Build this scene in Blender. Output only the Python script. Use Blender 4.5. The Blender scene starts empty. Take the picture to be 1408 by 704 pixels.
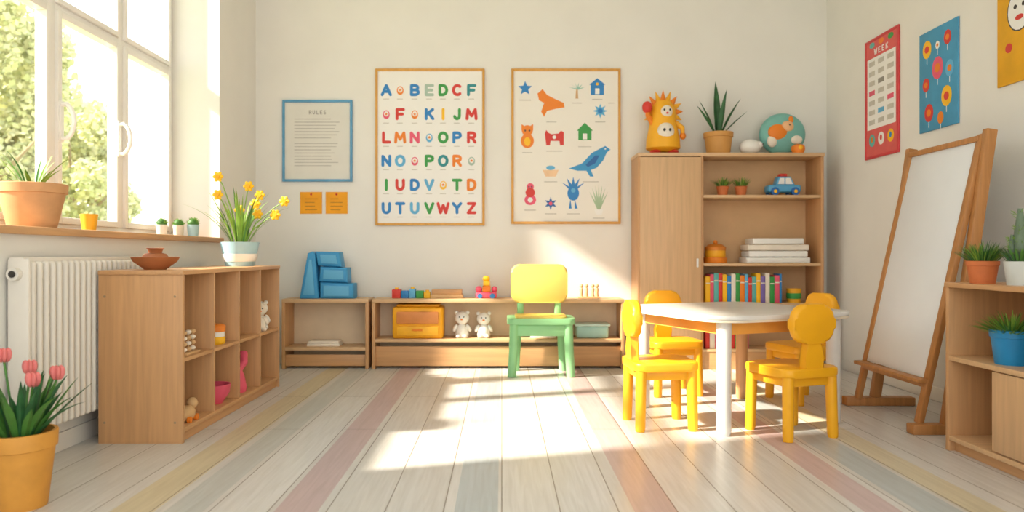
import bpy, bmesh, math, random
from mathutils import Matrix, Vector
random.seed(7)
PI = math.pi

# ------------------------------------------------------------------ colours / materials
def lin(h, a=1.0):
    h = h.lstrip('#')
    o = []
    for i in (0, 2, 4):
        c = int(h[i:i+2], 16) / 255.0
        o.append(c/12.92 if c <= 0.04045 else ((c+0.055)/1.055)**2.4)
    return (o[0], o[1], o[2], a)

def scale_col(c, f):
    return (min(1, c[0]*f), min(1, c[1]*f), min(1, c[2]*f), 1)

_m = {}
def mat(name, col, rough=0.5, var=0.08, nscale=8.0, bump=0.0, spec=0.5, metal=0.0):
    if name in _m: return _m[name]
    m = bpy.data.materials.new(name); m.use_nodes = True
    nt = m.node_tree; b = nt.nodes['Principled BSDF']
    c = lin(col)
    tc = nt.nodes.new('ShaderNodeTexCoord')
    nz = nt.nodes.new('ShaderNodeTexNoise'); nz.inputs['Scale'].default_value = nscale
    nz.inputs['Detail'].default_value = 3
    nt.links.new(tc.outputs['Object'], nz.inputs['Vector'])
    r = nt.nodes.new('ShaderNodeValToRGB')
    r.color_ramp.elements[0].position = 0.3; r.color_ramp.elements[1].position = 0.7
    r.color_ramp.elements[0].color = scale_col(c, 1-var)
    r.color_ramp.elements[1].color = scale_col(c, 1+var)
    nt.links.new(nz.outputs['Fac'], r.inputs['Fac'])
    nt.links.new(r.outputs['Color'], b.inputs['Base Color'])
    b.inputs['Roughness'].default_value = rough
    b.inputs['Metallic'].default_value = metal
    b.inputs['Specular IOR Level'].default_value = spec
    if bump > 0:
        bp = nt.nodes.new('ShaderNodeBump'); bp.inputs['Strength'].default_value = bump
        bp.inputs['Distance'].default_value = 0.01
        nt.links.new(nz.outputs['Fac'], bp.inputs['Height'])
        nt.links.new(bp.outputs['Normal'], b.inputs['Normal'])
    _m[name] = m
    return m

def wood(name, col, axis='x', var=0.16, rough=0.45):
    if name in _m: return _m[name]
    m = bpy.data.materials.new(name); m.use_nodes = True
    nt = m.node_tree; b = nt.nodes['Principled BSDF']; c = lin(col)
    tc = nt.nodes.new('ShaderNodeTexCoord')
    mp = nt.nodes.new('ShaderNodeMapping')
    s = {'x': (1.5, 28, 28), 'y': (28, 1.5, 28), 'z': (28, 28, 1.5)}[axis]
    mp.inputs['Scale'].default_value = s
    nt.links.new(tc.outputs['Object'], mp.inputs['Vector'])
    nz = nt.nodes.new('ShaderNodeTexNoise'); nz.inputs['Scale'].default_value = 1.6
    nz.inputs['Detail'].default_value = 6; nz.inputs['Distortion'].default_value = 0.6
    nt.links.new(mp.outputs['Vector'], nz.inputs['Vector'])
    r = nt.nodes.new('ShaderNodeValToRGB')
    r.color_ramp.elements[0].position = 0.28; r.color_ramp.elements[1].position = 0.72
    r.color_ramp.elements[0].color = scale_col(c, 1-var)
    r.color_ramp.elements[1].color = scale_col(c, 1+var*0.6)
    nt.links.new(nz.outputs['Fac'], r.inputs['Fac'])
    nt.links.new(r.outputs['Color'], b.inputs['Base Color'])
    b.inputs['Roughness'].default_value = rough
    bp = nt.nodes.new('ShaderNodeBump'); bp.inputs['Strength'].default_value = 0.12
    bp.inputs['Distance'].default_value = 0.004
    nt.links.new(nz.outputs['Fac'], bp.inputs['Height'])
    nt.links.new(bp.outputs['Normal'], b.inputs['Normal'])
    _m[name] = m
    return m

WALL = mat('wall_paint', '#E9E7E1', 0.85, 0.02, 3, 0.05, 0.2)
CEIL = mat('ceiling_paint', '#F1F0EC', 0.9, 0.01, 3)
TRIMW = mat('trim_white', '#ECE9E2', 0.5, 0.02)
FRAMEW = mat('window_frame_white', '#F4F2EE', 0.35, 0.02)
SILLW = wood('sill_wood', '#CFA070', 'y')
OAKX = wood('oak_x', '#CC9C6C', 'x', .12)
OAKY = wood('oak_y', '#CC9C6C', 'y', .12)
OAKZ = wood('oak_z', '#CC9C6C', 'z', .12)
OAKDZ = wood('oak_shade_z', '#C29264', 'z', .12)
PALEX = wood('pale_oak_x', '#D6B084', 'x', .12)
PALEZ = wood('pale_oak_z', '#D4AD82', 'z', .12)
EASELW = wood('easel_wood', '#B98048', 'z', 0.2)
FRAMEWOOD = wood('frame_wood', '#D8A04C', 'z')
YCH = mat('chair_yellow', '#F1AE18', 0.42, 0.05, 5)
YLIGHT = mat('chair_cream_yellow', '#EECB66', 0.45, 0.04, 5)
GCH = mat('chair_green', '#8AC48A', 0.45, 0.05, 5)
WHITE = mat('white_lacquer', '#EDEBE6', 0.35, 0.02)
PAPER = mat('paper_white', '#F1F0EC', 0.8, 0.015, 4)
BOARD = mat('whiteboard', '#E6E9EC', 0.3, 0.01)
RADI = mat('radiator_enamel', '#E6E1D7', 0.4, 0.02)
BLUE = mat('blue', '#2C82C6', 0.5, .03); DBLUE = mat('deep_blue', '#2464A8', 0.5, .03)
LBLUE = mat('light_blue', '#62B0DA', 0.5, .03); TEAL = mat('teal', '#62B4AE', 0.5, .03)
SKYB = mat('toy_blue', '#3A96CC', 0.5, .04)
RED = mat('red', '#D43A30', 0.5, .03); PINK = mat('pink', '#E65A76', 0.5, .03)
ORANGE = mat('orange', '#EC8420', 0.5, .03); YEL = mat('yellow', '#F7BE1C', 0.5, .03)
GREEN = mat('green', '#3A9A48', 0.5, .03); GREY = mat('grey_print', '#98948C', 0.7)
LGREY = mat('light_grey_print', '#C6C2B8', 0.7)
DARK = mat('dark', '#33302C', 0.4)
TERRA = mat('terracotta', '#D07440', 0.7, 0.1, 12, 0.1)
CLAY = mat('clay_bowl', '#A8653A', 0.6, 0.12, 12, 0.1)
SANDP = mat('sand_pot', '#CF9C6C', 0.7, 0.1, 12, 0.1)
OCHRE = mat('ochre_pot', '#D8983E', 0.6, 0.08, 12, 0.1)
SOIL = mat('soil', '#4A3422', 0.95, 0.3, 40, 0.4)
LEAF = mat('leaf_green', '#4A8034', 0.55, 0.25, 12)
LEAFD = mat('leaf_dark', '#2C6034', 0.5, 0.3, 12)
LEAFL = mat('leaf_light', '#82A83E', 0.55, 0.2, 12)
GREYG = mat('grey_green', '#60735C', 0.6, 0.25, 12)
PALEB = mat('pale_blue_pot', '#ABCFD8', 0.4)
CREAM = mat('cream_toy', '#ECE2D2', 0.5)
TULIP = mat('tulip_pink', '#E57C78', 0.5, 0.15)
BEIGE = mat('beige_wood_toy', '#D4AC7A', 0.5)
POTB = mat('pot_blue', '#1886BE', 0.4)

# ------------------------------------------------------------------ mesh builder
class B:
    def __init__(self):
        self.bm = bmesh.new(); self.mats = []
        self.M = Matrix.Identity(4); self.eps = 0.0
    def mi(self, m):
        if m not in self.mats: self.mats.append(m)
        return self.mats.index(m)
    def _fin(self, verts, m):
        i = self.mi(m)
        fs = set()
        for v in verts:
            for f in v.link_faces: fs.add(f)
        for f in fs:
            f.material_index = i; f.smooth = True
        bmesh.ops.transform(self.bm, matrix=self.M, verts=list(verts))
    def box(self, x0, x1, y0, y1, z0, z1, m, bev=0.004, R=None, seg=2):
        c = Vector(((x0+x1)/2, (y0+y1)/2, (z0+z1)/2))
        r = bmesh.ops.create_cube(self.bm, size=1.0)
        vs = r['verts']
        S = Matrix.Diagonal((abs(x1-x0), abs(y1-y0), abs(z1-z0), 1))
        bmesh.ops.transform(self.bm, matrix=S, verts=vs)
        bev = min(bev, 0.45*min(abs(x1-x0), abs(y1-y0), abs(z1-z0)))
        if bev > 0.0003:
            es = set(e for v in vs for e in v.link_edges)
            rr = bmesh.ops.bevel(self.bm, geom=list(es), offset=bev, segments=seg, profile=0.5, affect='EDGES')
            st = set(rr['verts'])
            vs = [v for v in st if v.is_valid] + [v for v in vs if v.is_valid and v not in st]
            isl = set(vs); stack = list(vs)
            while stack:
                v = stack.pop()
                for e in v.link_edges:
                    o = e.other_vert(v)
                    if o not in isl: isl.add(o); stack.append(o)
            vs = list(isl)
        T = Matrix.Translation(c)
        if R is not None: T = T @ R
        bmesh.ops.transform(self.bm, matrix=T, verts=vs)
        self._fin(vs, m)
    def lathe(self, prof, m, c=(0, 0, 0), seg=28, R=None):
        rings = []
        allv = []
        for (r, z) in prof:
            if r < 1e-6:
                v = self.bm.verts.new((0, 0, z)); rings.append([v]); allv.append(v)
            else:
                ring = [self.bm.verts.new((r*math.cos(2*PI*i/seg), r*math.sin(2*PI*i/seg), z)) for i in range(seg)]
                rings.append(ring); allv += ring
        for a, b in zip(rings[:-1], rings[1:]):
            if len(a) == 1 and len(b) == 1: continue
            for i in range(seg):
                j = (i+1) % seg
                if len(a) == 1: self.bm.faces.new((a[0], b[i], b[j]))
                elif len(b) == 1: self.bm.faces.new((a[i], b[0], a[j]))
                else: self.bm.faces.new((a[i], b[i], b[j], a[j]))
        T = Matrix.Translation(c)
        if R is not None: T = T @ R
        bmesh.ops.transform(self.bm, matrix=T, verts=allv)
        self._fin(allv, m)
    def ell(self, c, r, m, seg=20, rings=12, R=None):
        if not isinstance(r, (tuple, list)): r = (r, r, r)
        q = bmesh.ops.create_uvsphere(self.bm, u_segments=seg, v_segments=rings, radius=1.0)
        vs = q['verts']
        T = Matrix.Translation(c)
        if R is not None: T = T @ R
        T = T @ Matrix.Diagonal((r[0], r[1], r[2], 1))
        bmesh.ops.transform(self.bm, matrix=T, verts=vs)
        self._fin(vs, m)
    def cyl(self, p0, p1, r0, m, r1=None, seg=16):
        if r1 is None: r1 = r0
        self.tube([p0, p1], [r0, r1], m, seg)
    def tube(self, pts, rad, m, seg=10):
        pts = [Vector(p) for p in pts]
        if not isinstance(rad, (list, tuple)): rad = [rad]*len(pts)
        rings = []; allv = []
        t0 = (pts[1]-pts[0]).normalized()
        up = Vector((0, 0, 1)) if abs(t0.z) < 0.9 else Vector((1, 0, 0))
        n = t0.cross(up).normalized()
        for k, p in enumerate(pts):
            if k == 0: t = pts[1]-pts[0]
            elif k == len(pts)-1: t = pts[-1]-pts[-2]
            else: t = pts[k+1]-pts[k-1]
            t.normalize()
            n = (n - t*n.dot(t)).normalized(); bb = t.cross(n)
            ring = [self.bm.verts.new(p + (n*math.cos(2*PI*i/seg) + bb*math.sin(2*PI*i/seg))*max(rad[k], 1e-4)) for i in range(seg)]
            rings.append(ring); allv += ring
        for a, b in zip(rings[:-1], rings[1:]):
            for i in range(seg):
                j = (i+1) % seg
                self.bm.faces.new((a[i], a[j], b[j], b[i]))
        self.bm.faces.new(list(reversed(rings[0]))); self.bm.faces.new(rings[-1])
        self._fin(allv, m)
    def prism(self, poly, plane, d0, d1, m, bev=0.0):
        def P(a, b, d):
            return {'xy': (a, b, d), 'xz': (a, d, b), 'yz': (d, a, b)}[plane]
        A = [self.bm.verts.new(P(a, b, d0)) for a, b in poly]
        C = [self.bm.verts.new(P(a, b, d1)) for a, b in poly]
        f1 = self.bm.faces.new(A); f2 = self.bm.faces.new(list(reversed(C)))
        n = len(poly)
        for i in range(n):
            j = (i+1) % n
            self.bm.faces.new((A[j], A[i], C[i], C[j]))
        vs = A+C
        if bev > 0:
            es = list(f1.edges)+list(f2.edges)
            bmesh.ops.bevel(self.bm, geom=es, offset=bev, segments=3, profile=0.5, affect='EDGES')
            isl = set(v for v in vs if v.is_valid)
            if not isl:
                self.bm.verts.ensure_lookup_table(); isl = {self.bm.verts[-1]}
            stack = list(isl)
            while stack:
                v = stack.pop()
                for e in v.link_edges:
                    o = e.other_vert(v)
                    if o not in isl: isl.add(o); stack.append(o)
            vs = list(isl)
        self._fin(vs, m)
    def ribbon(self, pts, w, m, side=None, fold=0.25):
        pts = [Vector(p) for p in pts]; n = len(pts); allv = []; rows = []
        if side is None:
            d = pts[-1]-pts[0]; d.z = 0
            if d.length < 1e-4: d = Vector((1, 0, 0))
            side = Vector((-d.y, d.x, 0)).normalized()
        side = Vector(side).normalized()
        for k, p in enumerate(pts):
            t = k/(n-1)
            ww = w*(0.55+0.9*t if t < 0.5 else 1.0*(1-(t-0.5)/0.5)**0.7)
            ww = max(ww, 0.0006)
            tg = (pts[min(k+1, n-1)]-pts[max(k-1, 0)]).normalized()
            nn = tg.cross(side)
            a = self.bm.verts.new(p - side*ww + nn*ww*fold); b = self.bm.verts.new(p - nn*ww*fold*0.3); c = self.bm.verts.new(p + side*ww + nn*ww*fold)
            rows.append((a, b, c)); allv += [a, b, c]
        for r0, r1 in zip(rows[:-1], rows[1:]):
            self.bm.faces.new((r0[0], r0[1], r1[1], r1[0])); self.bm.faces.new((r0[1], r0[2], r1[2], r1[1]))
        self._fin(allv, m)
    def stroke(self, pts, w, d0, d1, m):
        """flat rounded polyline in the xz plane, each piece a hair in front of the last"""
        k = 0
        for i, (a, c) in enumerate(zip(pts[:-1], pts[1:])):
            dx, dz = c[0]-a[0], c[1]-a[1]; L = math.hypot(dx, dz) or 1e-6
            nx, nz = -dz/L*w/2, dx/L*w/2
            self.prism([(a[0]+nx, a[1]+nz), (c[0]+nx, c[1]+nz), (c[0]-nx, c[1]-nz), (a[0]-nx, a[1]-nz)], 'xz', d0-k*4e-5, d1, m); k += 1
        for p in pts: self.prism(circ(p[0], p[1], w/2*.99, n=10), 'xz', d0-k*4e-5, d1, m); k += 1
    def letter(self, ch, x, z, W, H, w, d0, d1, m):
        for j, s in enumerate(GLY[ch]):
            self.stroke([(x+px*W, z+pz*H) for px, pz in s], w, d0-j*2e-5, d1, m)
    def done(self, name, loc=(0, 0, 0), rz=0.0, sharp=35, recalc=True, s=None):
        if recalc: bmesh.ops.recalc_face_normals(self.bm, faces=self.bm.faces)
        if s: bmesh.ops.scale(self.bm, vec=s, verts=self.bm.verts)
        me = bpy.data.meshes.new(name); self.bm.to_mesh(me); self.bm.free()
        for m in self.mats: me.materials.append(m)
        try: me.set_sharp_from_angle(angle=math.radians(sharp))
        except Exception: pass
        ob = bpy.data.objects.new(name, me); bpy.context.scene.collection.objects.link(ob)
        ob.location = loc; ob.rotation_euler = (0, 0, rz)
        return ob

def rrect(w, h, r, n=6, cx=0, cy=0):
    pts = []
    for (sx, sy, a0) in ((1, -1, -90), (1, 1, 0), (-1, 1, 90), (-1, -1, 180)):
        for i in range(n+1):
            a = math.radians(a0 + 90*i/n)
            pts.append((cx+sx*(w/2-r)+r*math.cos(a), cy+sy*(h/2-r)+r*math.sin(a)))
    return pts
def circ(cx, cy, rx, ry=None, n=20):
    ry = ry or rx
    return [(cx+rx*math.cos(2*PI*i/n), cy+ry*math.sin(2*PI*i/n)) for i in range(n)]
def star(cx, cy, ro, ri, n=5, rot=90):
    return [(cx+(ro if i % 2 == 0 else ri)*math.cos(math.radians(rot+180*i/n)), cy+(ro if i % 2 == 0 else ri)*math.sin(math.radians(rot+180*i/n))) for i in range(2*n)]
def arc(cx, cy, rx, ry, a0, a1, n=8):
    return [(cx+rx*math.cos(math.radians(a0+(a1-a0)*i/n)), cy+ry*math.sin(math.radians(a0+(a1-a0)*i/n))) for i in range(n+1)]
h = .5
GLY = {
 'A': [[(-.5, -h), (0, h), (.5, -h)], [(-.28, -.15), (.28, -.15)]],
 'B': [[(-.4, -h), (-.4, h), (.05, h)] + arc(.05, .26, .33, .24, 90, -90, 6) + [(-.4, .02)], [(.05, .02)] + arc(.05, -.24, .4, .26, 90, -90, 6) + [(-.4, -h)]],
 'C': [arc(.05, 0, .48, .5, 50, 310, 12)],
 'D': [[(-.4, -h), (-.4, h), (-.05, h)] + arc(-.05, 0, .48, .5, 90, -90, 8) + [(-.4, -h)]],
 'E': [[(.4, h), (-.38, h), (-.38, -h), (.4, -h)], [(-.38, 0), (.3, 0)]],
 'F': [[(.4, h), (-.38, h), (-.38, -h)], [(-.38, 0), (.28, 0)]],
 'G': [arc(.02, 0, .47, .5, 50, 330, 12) + [(.45, 0), (.1, 0)]],
 'I': [[(0, -h), (0, h)]],
 'J': [[(.3, h), (.3, -.2)] + arc(0, -.2, .3, .3, 0, -170, 6)],
 'K': [[(-.38, -h), (-.38, h)], [(.42, h), (-.38, -.05)], [(-.1, .12), (.45, -h)]],
 'L': [[(-.35, h), (-.35, -h), (.4, -h)]],
 'M': [[(-.55, -h), (-.45, h), (0, -.2), (.45, h), (.55, -h)]],
 'N': [[(-.42, -h), (-.42, h), (.42, -h), (.42, h)]],
 'O': [arc(0, 0, .48, .5, 0, 360, 16)],
 'P': [[(-.38, -h), (-.38, h), (.08, h)] + arc(.08, .24, .34, .26, 90, -90, 6) + [(-.38, -.02)]],
 'R': [[(-.38, -h), (-.38, h), (.08, h)] + arc(.08, .24, .34, .26, 90, -90, 6) + [(-.38, -.02)], [(.05, -.02), (.42, -h)]],
 'T': [[(-.45, h), (.45, h)], [(0, h), (0, -h)]],
 'U': [[(-.4, h), (-.4, -.1)] + arc(0, -.1, .4, .4, 180, 360, 8) + [(.4, h)]],
 'V': [[(-.45, h), (0, -h), (.45, h)]],
 'W': [[(-.62, h), (-.32, -h), (0, .3), (.32, -h), (.62, h)]],
 'Y': [[(-.45, h), (0, 0), (.45, h)], [(0, 0), (0, -h)]],
 'Z': [[(-.4, h), (.4, h), (-.42, -h), (.42, -h)]],
 'S': [arc(0, .25, .36, .25, 40, 270, 8) + arc(0, -.25, .38, .25, 90, -140, 8)[1:]],
}

# ------------------------------------------------------------------ ROOM (metres)
XL, XR, YB, YF, ZC = -2.03, 2.68, 6.0, -1.2, 3.35
WX = -2.40
WY0, WY1, SZ, HZ = 2.35, 5.23, 1.02, 3.12

def floor_mat():
    m = bpy.data.materials.new('painted_plank_floor'); m.use_nodes = True
    nt = m.node_tree; L = nt.links; N = nt.nodes; b = N['Principled BSDF']
    tc = N.new('ShaderNodeTexCoord'); sp = N.new('ShaderNodeSeparateXYZ')
    L.new(tc.outputs['Object'], sp.inputs['Vector'])
    cb = N.new('ShaderNodeCombineXYZ'); L.new(sp.outputs['Y'], cb.inputs['X']); L.new(sp.outputs['X'], cb.inputs['Y'])
    br = N.new('ShaderNodeTexBrick'); L.new(cb.outputs['Vector'], br.inputs['Vector'])
    br.offset = 0.37; br.inputs['Scale'].default_value = 1.0
    br.inputs['Mortar Size'].default_value = 0.0024; br.inputs['Mortar Smooth'].default_value = 0.2
    br.inputs['Brick Width'].default_value = 2.3; br.inputs['Row Height'].default_value = 0.205
    br.inputs['Color1'].default_value = lin('#DFDDDA'); br.inputs['Color2'].default_value = lin('#D2CFCA')
    br.inputs['Mortar'].default_value = lin('#8A8074')
    mr = N.new('ShaderNodeMapRange'); mr.inputs['From Min'].default_value = -2.1; mr.inputs['From Max'].default_value = 2.8
    L.new(sp.outputs['X'], mr.inputs['Value'])
    cr = N.new('ShaderNodeValToRGB'); cr.color_ramp.interpolation = 'CONSTANT'
    W = lin('#FFFFFF')
    st = [(-1.38, -1.23, '#FDF2D2'), (-1.20, -1.05, '#EAF0F0'), (-0.80, -0.65, '#EED6DA'), (-0.17, -0.02, '#D9E5EC'),
          (0.455, 0.60, '#EFD7DA'), (1.26, 1.40, '#EFD7DA'), (1.46, 1.61, '#DEE9EF'), (1.63, 1.76, '#FCF2D4')]
    e = cr.color_ramp.elements; e[0].position = 0; e[0].color = W
    e.remove(e[1])
    for a, c, hx in st:
        x = e.new((a+2.1)/4.9); x.color = lin(hx); x = e.new((c+2.1)/4.9); x.color = W
    L.new(mr.outputs['Result'], cr.inputs['Fac'])
    mx = N.new('ShaderNodeMix'); mx.data_type = 'RGBA'; mx.blend_type = 'MULTIPLY'; mx.inputs['Factor'].default_value = 1
    L.new(br.outputs['Color'], mx.inputs['A']); L.new(cr.outputs['Color'], mx.inputs['B'])
    mp = N.new('ShaderNodeMapping'); mp.inputs['Scale'].default_value = (30, 1.6, 1)
    L.new(tc.outputs['Object'], mp.inputs['Vector'])
    nz = N.new('ShaderNodeTexNoise'); nz.inputs['Scale'].default_value = 1.7; nz.inputs['Detail'].default_value = 6
    nz.inputs['Distortion'].default_value = 0.8
    L.new(mp.outputs['Vector'], nz.inputs['Vector'])
    gr = N.new('ShaderNodeValToRGB'); gr.color_ramp.elements[0].position = .3; gr.color_ramp.elements[1].position = .65
    gr.color_ramp.elements[0].color = (.86, .85, .83, 1); gr.color_ramp.elements[1].color = (1, 1, 1, 1)
    L.new(nz.outputs['Fac'], gr.inputs['Fac'])
    m2 = N.new('ShaderNodeMix'); m2.data_type = 'RGBA'; m2.blend_type = 'MULTIPLY'; m2.inputs['Factor'].default_value = 1
    L.new(mx.outputs['Result'], m2.inputs['A']); L.new(gr.outputs['Color'], m2.inputs['B'])
    L.new(m2.outputs['Result'], b.inputs['Base Color'])
    b.inputs['Roughness'].default_value = 0.3
    bp = N.new('ShaderNodeBump'); bp.inputs['Strength'].default_value = .25; bp.inputs['Distance'].default_value = .003; bp.invert = True
    L.new(br.outputs['Fac'], bp.inputs['Height'])
    bp2 = N.new('ShaderNodeBump'); bp2.inputs['Strength'].default_value = .12; bp2.inputs['Distance'].default_value = .003
    L.new(nz.outputs['Fac'], bp2.inputs['Height']); L.new(bp.outputs['Normal'], bp2.inputs['Normal'])
    L.new(bp2.outputs['Normal'], b.inputs['Normal'])
    return m

b = B(); b.box(XL-.42, XR+.2, YF, YB+.2, -0.12, 0, floor_mat(), 0); b.done('floor')
b = B(); b.box(XL-.42, XR+.2, YF, YB+.2, ZC, ZC+.12, CEIL, 0); b.done('ceiling')
b = B(); b.box(XL-.42, XR+.2, YB, YB+.2, 0, ZC, WALL, 0); b.done('wall_back')
b = B(); b.box(XR, XR+.2, YF, YB, 0, ZC, WALL, 0); b.done('wall_right')
b = B()
b.box(XL-.42, XL, YF, WY0, 0, ZC, WALL, 0); b.box(XL-.42, XL, WY1, YB, 0, ZC, WALL, 0)
b.box(XL-.42, XL, WY0, WY1, 0, SZ-.035, WALL, 0); b.box(XL-.42, XL, WY0, WY1, HZ, ZC, WALL, 0)
b.done('wall_left')
b = B(); b.box(XL-.36, XL+.035, WY0+.002, WY1-.002, SZ-.035, SZ, SILLW, .006); b.done('trim_1')
b = B(); b.box(XL, XR-.016, YB-.014, YB, 0, .075, TRIMW, .004); b.done('baseboard_back')
b = B(); b.box(XL, XL+.014, YF, YB-.015, 0, .085, TRIMW, .004); b.done('baseboard_left')
b = B(); b.box(XR-.014, XR, YF, YB, 0, .085, TRIMW, .004); b.done('baseboard_right')

# window
GLASS = bpy.data.materials.new('window_glass'); GLASS.use_nodes = True
nt = GLASS.node_tree; nt.nodes.remove(nt.nodes['Principled BSDF'])
tr = nt.nodes.new('ShaderNodeBsdfTransparent'); gl = nt.nodes.new('ShaderNodeBsdfGlossy'); gl.inputs['Roughness'].default_value = .03
mxs = nt.nodes.new('ShaderNodeMixShader'); mxs.inputs[0].default_value = .03
nt.links.new(tr.outputs[0], mxs.inputs[1]); nt.links.new(gl.outputs[0], mxs.inputs[2])
nt.links.new(mxs.outputs[0], nt.nodes['Material Output'].inputs['Surface'])

b = B()
x0, x1 = WX-.03, WX+.03
zb, zt = SZ, HZ
g = .002
b.box(x0, x1, WY0+g, WY0+.05, zb, zt-g, FRAMEW); b.box(x0, x1, WY1-.05, WY1-g, zb, zt-g, FRAMEW)
b.box(x0, x1, WY0+.05, WY1-.05, zb, zb+.045, FRAMEW); b.box(x0, x1, WY0+.05, WY1-.05, zt-.05, zt-g, FRAMEW)
TZ = 2.22
muls = [3.83, 4.52]
ed = [WY0+.05] + muls + [WY1-.05]
for y in muls: b.box(x0, x1, y-.03, y+.03, zb+.045, zt-.05, FRAMEW)
for i in range(3):
    ya = ed[i]+(.03 if i else 0); yb = ed[i+1]-(.03 if i < 2 else 0)
    b.box(x0, x1, ya, yb, TZ-.018, TZ+.018, FRAMEW)
    for (za, zc, w) in ((zb+.045, TZ-.018, .036), (TZ+.018, zt-.05, .03)):
        xs0, xs1 = x0+.012, x1+.016
        b.box(xs0, xs1, ya, ya+w, za, zc, FRAMEW); b.box(xs0, xs1, yb-w, yb, za, zc, FRAMEW)
        b.box(xs0, xs1, ya+w, yb-w, za, za+w, FRAMEW); b.box(xs0, xs1, ya+w, yb-w, zc-w, zc, FRAMEW)
        b.box(WX-.004, WX, ya+w-.004, yb-w+.004, za+w-.004, zc-w+.004, GLASS, 0)
for y in (3.88, 4.47):
    xx = x1+.014
    b.box(xx, xx+.012, y-.016, y+.016, 1.50, 1.72, FRAMEW, .004)
    pts = [(xx+.01, y, 1.52)] + [(xx+.01+.065*math.sin(PI*t/8), y, 1.61-.10*math.cos(PI*t/8)) for t in range(1, 8)] + [(xx+.01, y, 1.70)]
    b.tube(pts, .0125, FRAMEW, 10)
b.done('window_1')

# outside
b = B(); b.box(-30, -2.7, -12, 40, -.5, -.31, mat('bounce_lawn_grass', '#A8B078', .9, .2, 2), 0); b.done('bounce_lawn')  # unseen ground, added to bounce sunlight in through the window
TREEL = mat('tree_foliage_glare', '#E6E4B4', .7, .12, 1.5)  # leaves bleached: overexposed daylight haze is put into their colour
TREED = mat('tree_foliage_glare_dark', '#CBD09E', .7, .15, 1.5)  # deeper leaf tone, paled with the same painted-in glare
BARK = mat('bark', '#A89478', .9, .2, 6, .3)
def tree(x, y, h, rad, n):
    b = B()
    b.tube([(0, 0, -.305), (.1, 0, h*.3), (0, .1, h*.6)], [.2, .15, .07], BARK, 10)
    for k in range(6):
        a = k*1.05; b.tube([(0.05, 0, h*.3+.15*k), (math.cos(a)*rad*.6, math.sin(a)*rad*.6, h*.5+.25*k)], [.07, .02], BARK, 6)
    cl = []
    for k in range(34):
        a = random.uniform(0, 2*PI); rr = rad*math.sqrt(random.random())*.85
        z = h*random.uniform(.28, .95); rr *= (1.15-abs(z/h-.55)*1.3)
        cl.append((rr*math.cos(a), rr*math.sin(a), z, rad*random.uniform(.16, .32)))
    mi = [b.mi(TREEL), b.mi(TREED)]
    for k in range(n):
        c = random.choice(cl)
        d = Vector((random.gauss(0, 1), random.gauss(0, 1), random.gauss(0, 1))).normalized()*c[3]*random.uniform(.5, 1.08)
        p = Vector(c[:3])+d
        u = Vector((random.gauss(0, 1), random.gauss(0, 1), random.gauss(0, 1))).normalized(); v = u.orthogonal().normalized()
        s = random.uniform(.03, .07)
        f = b.bm.faces.new([b.bm.verts.new(p+u*s*1.6), b.bm.verts.new(p+v*s), b.bm.verts.new(p-u*s*1.6), b.bm.verts.new(p-v*s)])
        f.material_index = random.choice(mi)
    b.done('tree', (x, y, 0), recalc=False)
tree(-10.3, 14.2, 6.4, 2.1, 22000)
tree(-11.3, 19.0, 5.0, 1.8, 15000)
tree(-15.5, 21.0, 8.0, 3.2, 18000)

# ------------------------------------------------------------------ radiator
b = B()
ry0, ry1, rz0, rz1 = 2.97, 3.95, .14, .885
b.box(-.075, -.045, 0, ry1-ry0, 0, rz1-rz0, mat('radiator_gap_shade', '#B4AB9B', .5, .02), .004)  # core darker than the enamel: shade between the fins painted into its colour
n = 21
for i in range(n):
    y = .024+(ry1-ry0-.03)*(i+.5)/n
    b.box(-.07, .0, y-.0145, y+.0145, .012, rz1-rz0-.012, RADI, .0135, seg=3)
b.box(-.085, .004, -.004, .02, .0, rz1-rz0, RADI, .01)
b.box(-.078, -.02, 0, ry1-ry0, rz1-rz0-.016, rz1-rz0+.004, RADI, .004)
b.cyl((-.045, -.004, .68), (-.045, -.03, .68), .026, RADI, seg=20)
b.cyl((-.045, -.03, .68), (-.045, -.034, .68), .014, DARK, seg=16)
b.cyl((-.045, .06, .02), (-.045, .06, -.14), .012, RADI); b.cyl((-.045, .8, .02), (-.045, .8, -.14), .012, RADI)
b.done('radiator', (-1.935, ry0, rz0))

# ------------------------------------------------------------------ left cubby shelf
b = B()
SX0, SX1, SY0, SY1, SH = -1.92, -1.515, 3.46, 4.967, .825
w, l = SX1-SX0, SY1-SY0
b.box(0, w-.003, 0, .02, 0, SH-.022, OAKZ, .002); b.box(0, w-.003, l-.02, l, 0, SH-.022, OAKZ, .002)
b.box(-.0, w, -.006, l+.006, SH-.022, SH, OAKY, .003)
b.box(0, w-.004, .02, l-.02, .05, .07, OAKY, .002)
b.box(0, w-.02, .02, l-.02, 0, .05, OAKY, .002)
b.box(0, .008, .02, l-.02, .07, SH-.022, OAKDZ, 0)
cw = (l-.04)/4
for i in (1, 2, 3): b.box(.008, w-.004, .02+cw*i-.009, .02+cw*i+.009, .07, SH-.022, OAKZ, .002)
for i in range(4):
    b.box(.008, w-.006, .02+cw*i+(.009 if i else 0), .02+cw*(i+1)-(.009 if i < 3 else 0), .385, .403, OAKY, .002)
for z in (.1, .7):
    for x in (.03, w-.04): b.cyl((x, -.0015, z), (x, .004, z), .006, mat('screw_steel', '#A08868', .4), seg=12)
b.done('cubby_shelf', (SX0, SY0, 0))

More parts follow.
